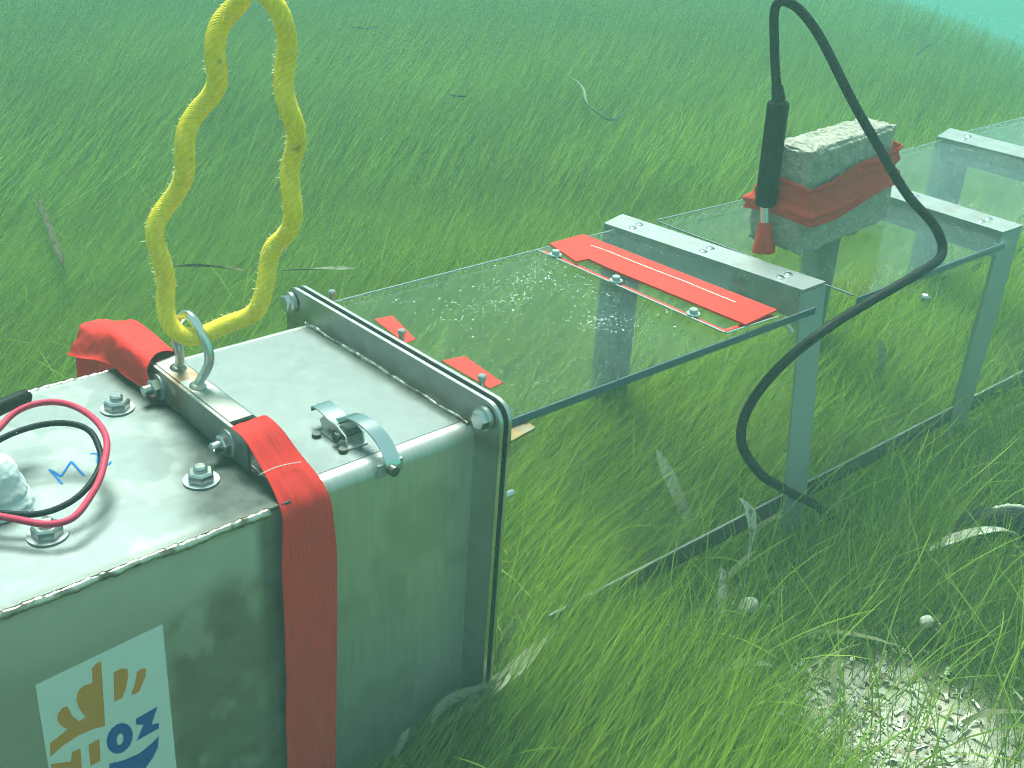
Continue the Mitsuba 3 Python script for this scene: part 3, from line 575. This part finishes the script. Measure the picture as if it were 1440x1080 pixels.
# base rails
for y in (.004, .318):
    kr = tadd("base_rail", rbox((.215, y - .0015, -.316), (2.6, y + .0015, -.2905), .0004), "m_dark", FL, False)
    tadd("rail_edge", rbox((.215, y - .0012, -.2903), (2.6, y + .0018, -.2889), .0003), "m_rail_edge", kr, False)
for x in (.52, .585): pass
tadd("strut", cyl((.548, -.004, -.010), (.600, .018, -.045), .0032, 12), "m_white", FL)
tadd("small_bolt", cat([cyl((.828, -.026, -.040), (.828, -.032, -.040), .0035, 12), cyl((.828, -.020, -.040), (.828, -.026, -.040), .0058, 16)]), "m_polish", FL)
# red flap strip with its clamp, and two red corner pieces by the flange
FP = tadd("red_flap", quad_prism(sg.Polygon([(.452, .306), (.514, .308), (.537, .0), (.474, -.006), (.459, .205), (.459, .238), (.440, .240)]), .0045, .0070), "m_red", FL, False)
tag(FP, "long bright red plastic strip lying across the first clear sheet")
scr = [(.492, .270, .0074), (.497, .235, .0074), (.499, .200, .0074), (.502, .16, .0074), (.506, .12, .0074), (.508, .08, .0074), (.511, .04, .0074)]
tadd("scratch", tube(spline(scr, 60), .0008 + .0004 * rng.random(60), 5), "m_scratch", FP, True)
for q in ([(.434, .300), (.440, .302), (.452, .004), (.446, .002)],): tadd("red_seal", quad_prism(q, .0002, .0016), "m_cloth", FP, False)
tadd("red_seal", quad_prism([(.447, .001), (.530, -.003), (.530, .002), (.450, .006)], .0002, .0016), "m_cloth", FP, False)
kp = tadd("clamp_strip", quad_prism([(.430, .306), (.470, .308), (.478, -.004), (.444, -.004)], .0018, .0042), "m_pane", FL, False)
tadd("clamp_edge", cat([edge_bar((.430, .304, .003), (.444, -.002, .003), .0011), edge_bar((.444, -.004, .003), (.530, -.008, .003), .0011)]), "m_pane_edge_pale", kp)
for x, y in ((.436, .275), (.442, .170), (.449, .050)):
    kk = tadd("clear_knob", cat([cyl((x, y, .0045), (x, y, .011), .0050, 16, bevel=.0008), cyl((x, y, .0044), (x, y, .0058), .0080, 18)]), "m_pane_edge_pale", kp)
for q in ([(.1425, .243), (.165, .240), (.152, .176), (.1375, .174)], [(.146, .120), (.172, .115), (.168, .047), (.150, .045)]):
    kk = tadd("red_corner", quad_prism(q, .0010, .0018), "m_red", FL, False)

# ------------------------------------------------------------------ concrete blocks and their red wrap
def rough_block(lo, hi, seed, amp=.0035, shear=(0, 0), bite=.0):
    m = tm(m3.Manifold.cube([hi[k_] - lo[k_] for k_ in range(3)], False).translate(lo).refine_to_length(.0032))
    v = m.vertices.copy(); c = (np.array(lo) + np.array(hi)) / 2; h = (np.array(hi) - np.array(lo)) / 2
    r_ = (v - c) / h; e = np.sort(np.abs(r_), 1)
    chip = smooth01((e[:, 1] - .80) / .2)[:, None] * (.35 + 1.0 * meshkit.fbm(v * 70, 3, seed)[:, None]) * .006
    d = (meshkit.fbm(v * 160, 3, seed + 1)[:, None] - .5) * amp + (meshkit.fbm(v * 40, 2, seed + 2)[:, None] - .5) * amp
    v = v - chip * nrm_rows(r_ ** 5) + d * nrm_rows(r_ ** 7)
    t = (v[:, 2] - lo[2]) / (hi[2] - lo[2]); v[:, 1] += shear[1] * t; v[:, 0] += shear[0] * t
    return trimesh.Trimesh(v, m.faces, process=False)
def nrm_rows(a): return a / (np.linalg.norm(a, axis=1, keepdims=True) + 1e-9)
def yawm(m, deg, c):
    m = m.copy(); m.apply_transform(trimesh.transformations.rotation_matrix(math.radians(deg), [0, 0, 1], c)); return m
PV = (.717, .10, 0)
bl = yawm(rough_block((.710, .099, .0000), (.952, .188, .058), 11, .0055), 6, PV)
k = add("concrete_block", moved(bl, TF), "m_concrete", None, 30); tag(k, "rough concrete block lying on the clear sheet, lower of the two bound by red cloth", "concrete block")
bu = yawm(rough_block((.716, .110, .0585), (.945, .168, .141), 23, .0065), 6, PV)
k = add("concrete_block", moved(bu, TF), "m_concrete", None, 30); tag(k, "pitted concrete block standing on edge on the lower one, pale encrusted top", "concrete block")
# wrap: a wrinkled cloth band round both blocks
def wrap():
    n, kk = 220, 22
    path = np.array(sg.Polygon([(.7085, .0975), (.9535, .0985), (.9535, .189), (.7085, .189)]).buffer(.004, quad_segs=4).exterior.coords)
    s = np.r_[0, np.cumsum(np.linalg.norm(np.diff(path, axis=0), axis=1))]; t = np.linspace(0, s[-1], n)
    px, py = np.interp(t, s, path[:, 0]), np.interp(t, s, path[:, 1]); ctr = path.mean(0)
    v = np.linspace(0, 1, kk); V = np.zeros((n, kk, 3))
    a = t / s[-1] * 2 * np.pi
    fx = (px - .717) / .22
    z0 = .046 + .012 * fx + .004 * np.sin(3 * a + .5); z1 = .094 + .016 * fx + .003 * np.sin(4 * a)
    for j in range(kk):
        z = z0 + (z1 - z0) * v[j]; Q = np.stack([np.cos(a) * 3, np.sin(a) * 3, z * 0 + v[j] * 7 + .8 * np.sin(2 * a)], -1)
        f = .0045 * (meshkit.fbm(Q, 4, 71) - .5) + .0018 * np.sin(v[j] * 19 + 5 * meshkit.noise(Q * .6, 3))
        pull = 1.0 - smooth01((z - .057) / .022)       # the band draws in onto the thinner upper block
        yy = .141 + (py - .141) * (.74 + .26 * pull); px_ = .831 + (px - .831) * (.95 + .05 * pull)
        dx, dy = px - ctr[0], yy - .14; l = np.hypot(dx, dy)
        V[:, j] = np.stack([px_ + f * dx / l, yy + (f + .003) * np.sign(dy), z], -1)
    V = np.vstack([V, V[:1]])
    return thick(V, .0012)
wp = yawm(wrap(), 6, PV)
k = add("red_cloth", moved(wp, TF), "m_cloth", None, 60); tag(k, "crumpled dull red cloth band wrapped round the two concrete blocks", "cloth")

# ------------------------------------------------------------------ probe and cable
CABLE = [(.5916, .1368, .2533), (.5908, .1489, .3027), (.5896, .1465, .3348), (.6001, .1412, .3343), (.6133, .1247, .3220), (.6262, .0881, .2809), (.6356, .0463, .2279), (.6484, .0014, .1749), (.6644, -.0467, .1220), (.6797, -.0780, .0916), (.6820, -.0884, .0730), (.6397, -.0957, .0587), (.5824, -.0888, .0438), (.5154, -.0767, .0231), (.4567, -.0703, .0055), (.4282, -.0566, -.0213), (.3972, -.0462, -.0562), (.3747, -.0447, -.0919), (.3683, -.0530, -.1192), (.3746, -.0703, -.1420), (.4283, -.0718, -.1859), (.4849, -.0727, -.2249), (.5433, -.0748, -.2632), (.5720, -.0814, -.2870), (.62, -.085, -.315)]
PB = thing("probe", "black cylinder probe with red taped tip and looping black cable on the clear sheet", "probe")
b0, b1, b2, b3 = TP(.69, .144, -.001), TP(.69, .149, .039), TP(.69, .153, .060), TP(.69, .158, .196)
add("sensor_body", cyl(b2, b3, .0138, 32, bevel=.003), "m_rubber", PB, 35)
add("steel_tip", cyl(b1 + (b1 - b2) * .3, b2, .0068, 20), "m_bolt", PB)
tp = cyl(b0, b1, .0155, 28, r2=.0075).subdivide().subdivide(); tv = tp.vertices.copy(); ax = (b0 + b1) / 2
tv[:, :2] += (tv[:, :2] - ax[:2]) * (.5 * (meshkit.fbm(tv * 110, 3, 5) - .5))[:, None]
add("red_tape", trimesh.Trimesh(tv, tp.faces, process=False), "m_red", PB, 60)
CB = np.vstack([[b3 + (b3 - b2) * .001], CABLE])
add("cable", tube(spline(CB, 260), .0058, 18), "m_rubber", PB, True)
add("strain_relief", cyl(b3, b3 + nrm(np.array(CABLE[0]) - b3) * .018, .0088, 20, r2=.0072), "m_rubber", PB)

# ------------------------------------------------------------------ dead leaves, shells, litter
def leaf(P, w, col, tip, roll=0.0, n=36, k=5, cup=.15, seed=0, across=None, dots=True):
    S = spline(P, n); T = np.gradient(S, axis=0); T /= np.linalg.norm(T, axis=1, keepdims=True)
    up = np.array(across if across is not None else (0, 0, 1.)); A = np.cross(T, up); A /= np.linalg.norm(A, axis=1, keepdims=True); N = np.cross(A, T)
    t = np.linspace(0, 1, n); ang = roll + .5 * np.sin(t * 3 + seed)
    A2 = A * np.cos(ang)[:, None] + N * np.sin(ang)[:, None]; N2 = np.cross(A2, T)
    ww = w * np.minimum(1, .35 + 3 * t) * np.minimum(1, .15 + 5 * (1 - t)) * (1 + .12 * (meshkit.noise(np.stack([t * 9, 0 * t, 0 * t], -1), seed) - .5))
    u = np.linspace(-1, 1, k)
    V = S[:, None] + A2[:, None] * (u[None] * ww[:, None] / 2)[..., None] + N2[:, None] * ((u ** 2)[None] * ww[:, None] * cup)[..., None]
    m = thick(V, .0006)
    c = np.asarray(col) * np.ones((len(m.vertices), 1))
    z = meshkit.fbm(m.vertices * 220, 3, seed + 5)[:, None]; z2 = meshkit.fbm(m.vertices * 50, 3, seed + 7)[:, None]
    c = c * (1 - .8 * z2) + np.asarray(tip) * .8 * z2
    if dots: c = np.where(z > .62, c * .45, c)
    return m, np.clip(c, 0, 1)
def addleaf(label, *a, name="dead_leaf", cate="leaf", group=None, **kw):
    m, c = leaf(*a, **kw); k_ = key(name); scene[k_] = mikit.ply(m, "m_leaf", smooth=True, color=c); tag(k_, label, cate, group)
IV, TN, OL, GR = (.62, .60, .46), (.40, .34, .22), (.16, .17, .09), (.44, .46, .36)
def gz(x, y, h): return (x, y, float(ground(x, y)) + h)
addleaf("ivory spotted dead leaf blade standing upright in front of the base rail", [gz(.372, -.100, .02), gz(.385, -.083, .065), gz(.400, -.072, .100), gz(.404, -.060, .125), gz(.398, -.045, .140)], .012, (.80, .78, .66), (.70, .64, .48), roll=1.2, seed=1)
addleaf("long pale translucent leaf leaning behind the base rail beside the flume wall", [gz(.420, .020, .015), gz(.425, .045, .050), gz(.432, .085, .085), gz(.440, .120, .110)], .016, GR, (.50, .50, .40), roll=.9, seed=2)
addleaf("broad grey dead leaf lying flat beside the corner of the steel box", [gz(-.045, -.030, .045), gz(.010, -.030, .055), gz(.060, -.030, .068), gz(.105, -.026, .078)], .017, (.40, .40, .30), (.34, .32, .22), roll=.3, seed=3)
addleaf("grey dead leaf propped against the foot of the steel flange", [gz(-.060, -.024, .050), gz(-.02, -.028, .068), gz(.012, -.044, .080), gz(.028, -.042, .088)], .015, (.36, .36, .28), (.28, .27, .18), roll=.6, seed=4)
addleaf("short pale leaf end sticking up at the foot of the steel side", [gz(-.110, -.030, .040), gz(-.105, -.034, .060), gz(-.098, -.034, .075)], .012, GR, (.36, .37, .28), roll=1.0, seed=5)
addleaf("pale leaf blade drifting on the meadow, bent in a shallow V", [(1.736, 1.594, -0.120), (1.567, 1.366, -0.120), (1.448, 1.193, -0.120), (1.436, 1.149, -0.120), (1.495, 1.169, -0.120), (1.580, 1.196, -0.120)], .013, (.34, .36, .28), (.30, .30, .22), roll=.4, seed=6, dots=False)
addleaf("brown leaf blade lying on the seagrass behind the yellow rope", [(0.170, 0.971, -0.190), (0.203, 0.954, -0.190), (0.234, 0.926, -0.190), (0.260, 0.889, -0.190)], .014, (.24, .20, .11), (.18, .15, .08), roll=.2, seed=7)
addleaf("pale green brown leaf lying behind the far corner of the flange", [(0.314, 0.858, -0.190), (0.348, 0.841, -0.190), (0.386, 0.821, -0.190), (0.423, 0.801, -0.190)], .012, (.30, .32, .20), (.26, .26, .16), roll=.2, seed=8)
addleaf("dark brown slanting leaf stalk in the grass left of the yellow rope", [(0.136, 1.501, -0.200), (0.098, 1.330, -0.200), (0.056, 1.176, -0.200), (0.028, 1.072, -0.200)], .012, (.13, .12, .07), (.10, .09, .05), roll=.6, seed=9)
addleaf("folded white edged leaf in the grass beside the black tube", [(.600, -.205, -.285), (.640, -.225, -.268), (.690, -.248, -.266), (.712, -.262, -.272), (.715, -.270, -.300)], .016, (.72, .70, .60), (.50, .46, .36), roll=.5, seed=10)
addleaf("small pale upright leaf behind the base rail between the two legs", [gz(.965, .085, .06), gz(.972, .088, .10), gz(.968, .100, .14)], .013, (.56, .58, .48), (.46, .46, .36), roll=1.1, seed=11)
addleaf("dark thin leaf floating over the far meadow near the top of the photo", [(1.248, 1.553, -0.120), (1.255, 1.523, -0.120), (1.283, 1.519, -0.120)], .012, (.05, .06, .05), (.06, .07, .05), seed=12, dots=False)
addleaf("dark curled leaf far off at the upper right over the meadow", [(2.704, 1.028, -0.030), (2.834, 1.079, -0.030), (2.984, 1.129, -0.030)], .016, (.06, .07, .06), (.05, .06, .05), seed=13, dots=False)
addleaf("dark leaf lying on the far meadow at the upper middle", [(1.539, 2.424, -0.100), (1.567, 2.385, -0.100), (1.638, 2.405, -0.100)], .014, (.05, .06, .05), (.06, .07, .05), seed=14, dots=False)
addleaf("pale leaf strip in the grass at the lower right corner", [gz(.60, -.36, .05), gz(.625, -.335, .075), gz(.66, -.31, .085)], .013, (.55, .54, .44), (.42, .40, .30), roll=.4, seed=15)
addleaf("grey leaf strip lying in the grass left of the sand patch", [gz(.215, -.150, .03), gz(.25, -.17, .05), gz(.275, -.20, .055)], .013, (.42, .42, .33), (.34, .32, .24), roll=.3, seed=16)
addleaf("pale leaf strip lying below the ivory upright leaf", [gz(.30, -.100, .03), gz(.335, -.085, .055), gz(.36, -.06, .065)], .012, (.44, .45, .36), (.36, .34, .25), roll=.5, seed=17)
# shells
def shell(label, p, r, seed, col="m_litter_shell"):
    m = trimesh.creation.icosphere(3, 1.0); v = m.vertices * np.array([1.25, .9, .8]); v *= (1 + .28 * (meshkit.fbm(v * 1.8, 3, seed) - .5) + .05 * np.sin(v[:, 0] * 14))[:, None]
    k_ = add("shell", trimesh.Trimesh(v * r + np.array(p), m.faces, process=False), col, None, True); tag(k_, label, "shell")
shell("round pale shell in the grass below the ivory upright leaf", (.325, -.128, -.285), .011, 3)
shell("small pale shell in the grass above the sand patch", (.49, -.268, -.30), .008, 4)
# black tube half buried at the right edge
TB = thing("black_tube", "curved black tube with a pale rim half buried at the right edge of the photo", "tube")
add("tube_body", tube(spline([(.720, -.192, -.37), (.724, -.205, -.305), (.740, -.229, -.282), (.775, -.268, -.286), (.825, -.32, -.34)], 50), .022, 24), "m_rubber", TB, True)
rimm = tube(spline([(.722, -.209, -.286), (.740, -.229, -.2605), (.775, -.268, -.264)], 30), .0024 * (1 + .8 * rng.random(30)), 8)
add("sandy_rim", rimm, "m_litter_shell", TB, True)
# litter on the sand patch: dead blade bits and shell grit
def litter(n, cx, cy, s, seed):
    g = np.random.default_rng(seed); Vs, Fs, Cs = [], [], []; o = 0
    for i in range(n):
        r_ = s * abs(g.normal(0, 1)); a = g.random() * 6.283; x, y = cx + r_ * math.cos(a), cy + r_ * math.sin(a)
        L, w = g.uniform(.004, .026), g.uniform(.0015, .006); b = g.random() * 6.283; tilt = g.normal(0, .25)
        d = np.array([math.cos(b) * math.cos(tilt), math.sin(b) * math.cos(tilt), math.sin(tilt)]); sd = np.array([-math.sin(b), math.cos(b), g.normal(0, .4)])
        c = np.array([x, y, float(ground(x, y)) + g.uniform(.0005, .005)]); cols = [(.56, .53, .43), (.66, .63, .54), (.50, .47, .37), (.28, .21, .14), (.40, .40, .30), (.42, .32, .23)]
        P_ = [c - d * L / 2, c + np.array([0, 0, g.uniform(0, .004)]), c + d * L / 2]
        for p in P_: Vs += [p + sd * w / 2, p - sd * w / 2]
        Fs += [[o, o + 1, o + 3], [o, o + 3, o + 2], [o + 2, o + 3, o + 5], [o + 2, o + 5, o + 4]]; o += 6
        cc = np.array(cols[g.choice(6, p=[.27, .25, .16, .12, .12, .08])]) * g.uniform(.7, 1.1); Cs += [cc] * 6
    return np.array(Vs), np.array(Fs), np.array(Cs)
V, F, c = litter(650, .346, -.328, .068, 3)
k = add("leaf_litter", (V, F), "m_litter", None, False, color=c); tag(k, "pale and brown bits of dead leaf and shell on the bare sand patch", "litter", kind="stuff")
V, F, c = litter(900, .30, -.20, .22, 4)
k = add("leaf_litter", (V, F), "m_litter", None, False, color=c); tag(k, "scattered bits of dead leaf between the seagrass blades", "litter", kind="stuff")

# drifting specks in the water
r_ = rng.uniform(.45, 4.0, 260); a_ = AZ0 + H * (2 * rng.random(260) - 1); ic = trimesh.creation.icosphere(0, 1.0); sp = []
for i in range(260):
    z_ = rng.uniform(-.2, .42); s_ = rng.uniform(.0002, .0007) * (.6 + .4 * r_[i])
    m = ic.copy(); m.apply_scale(s_); m.apply_translation([EYE[0] + r_[i] * math.cos(a_[i]), EYE[1] + r_[i] * math.sin(a_[i]), z_])
    q_ = m.vertices[0]
    if -.76 < q_[0] < .03 and 0 < q_[1] < .31 and q_[2] < .005: continue
    sp.append(m)
k = add("drifting_specks", cat(sp), "m_silt", None, True); tag(k, "tiny pale particles drifting in the water", "particles", kind="stuff")

# ------------------------------------------------------------------ the water as haze
scene["haze"] = {"type": "cube", "to_world": W2().translate([0, 0, -2.7]).scale([46, 46, 3.3]), "bsdf": {"type": "null"}, "interior": {"type": "ref", "id": "water_medium"}}
tag("haze", "green blue sea water round the whole scene", "water", kind="stuff")
for k_ in list(labels):
    if not labels[k_]: labels.pop(k_)
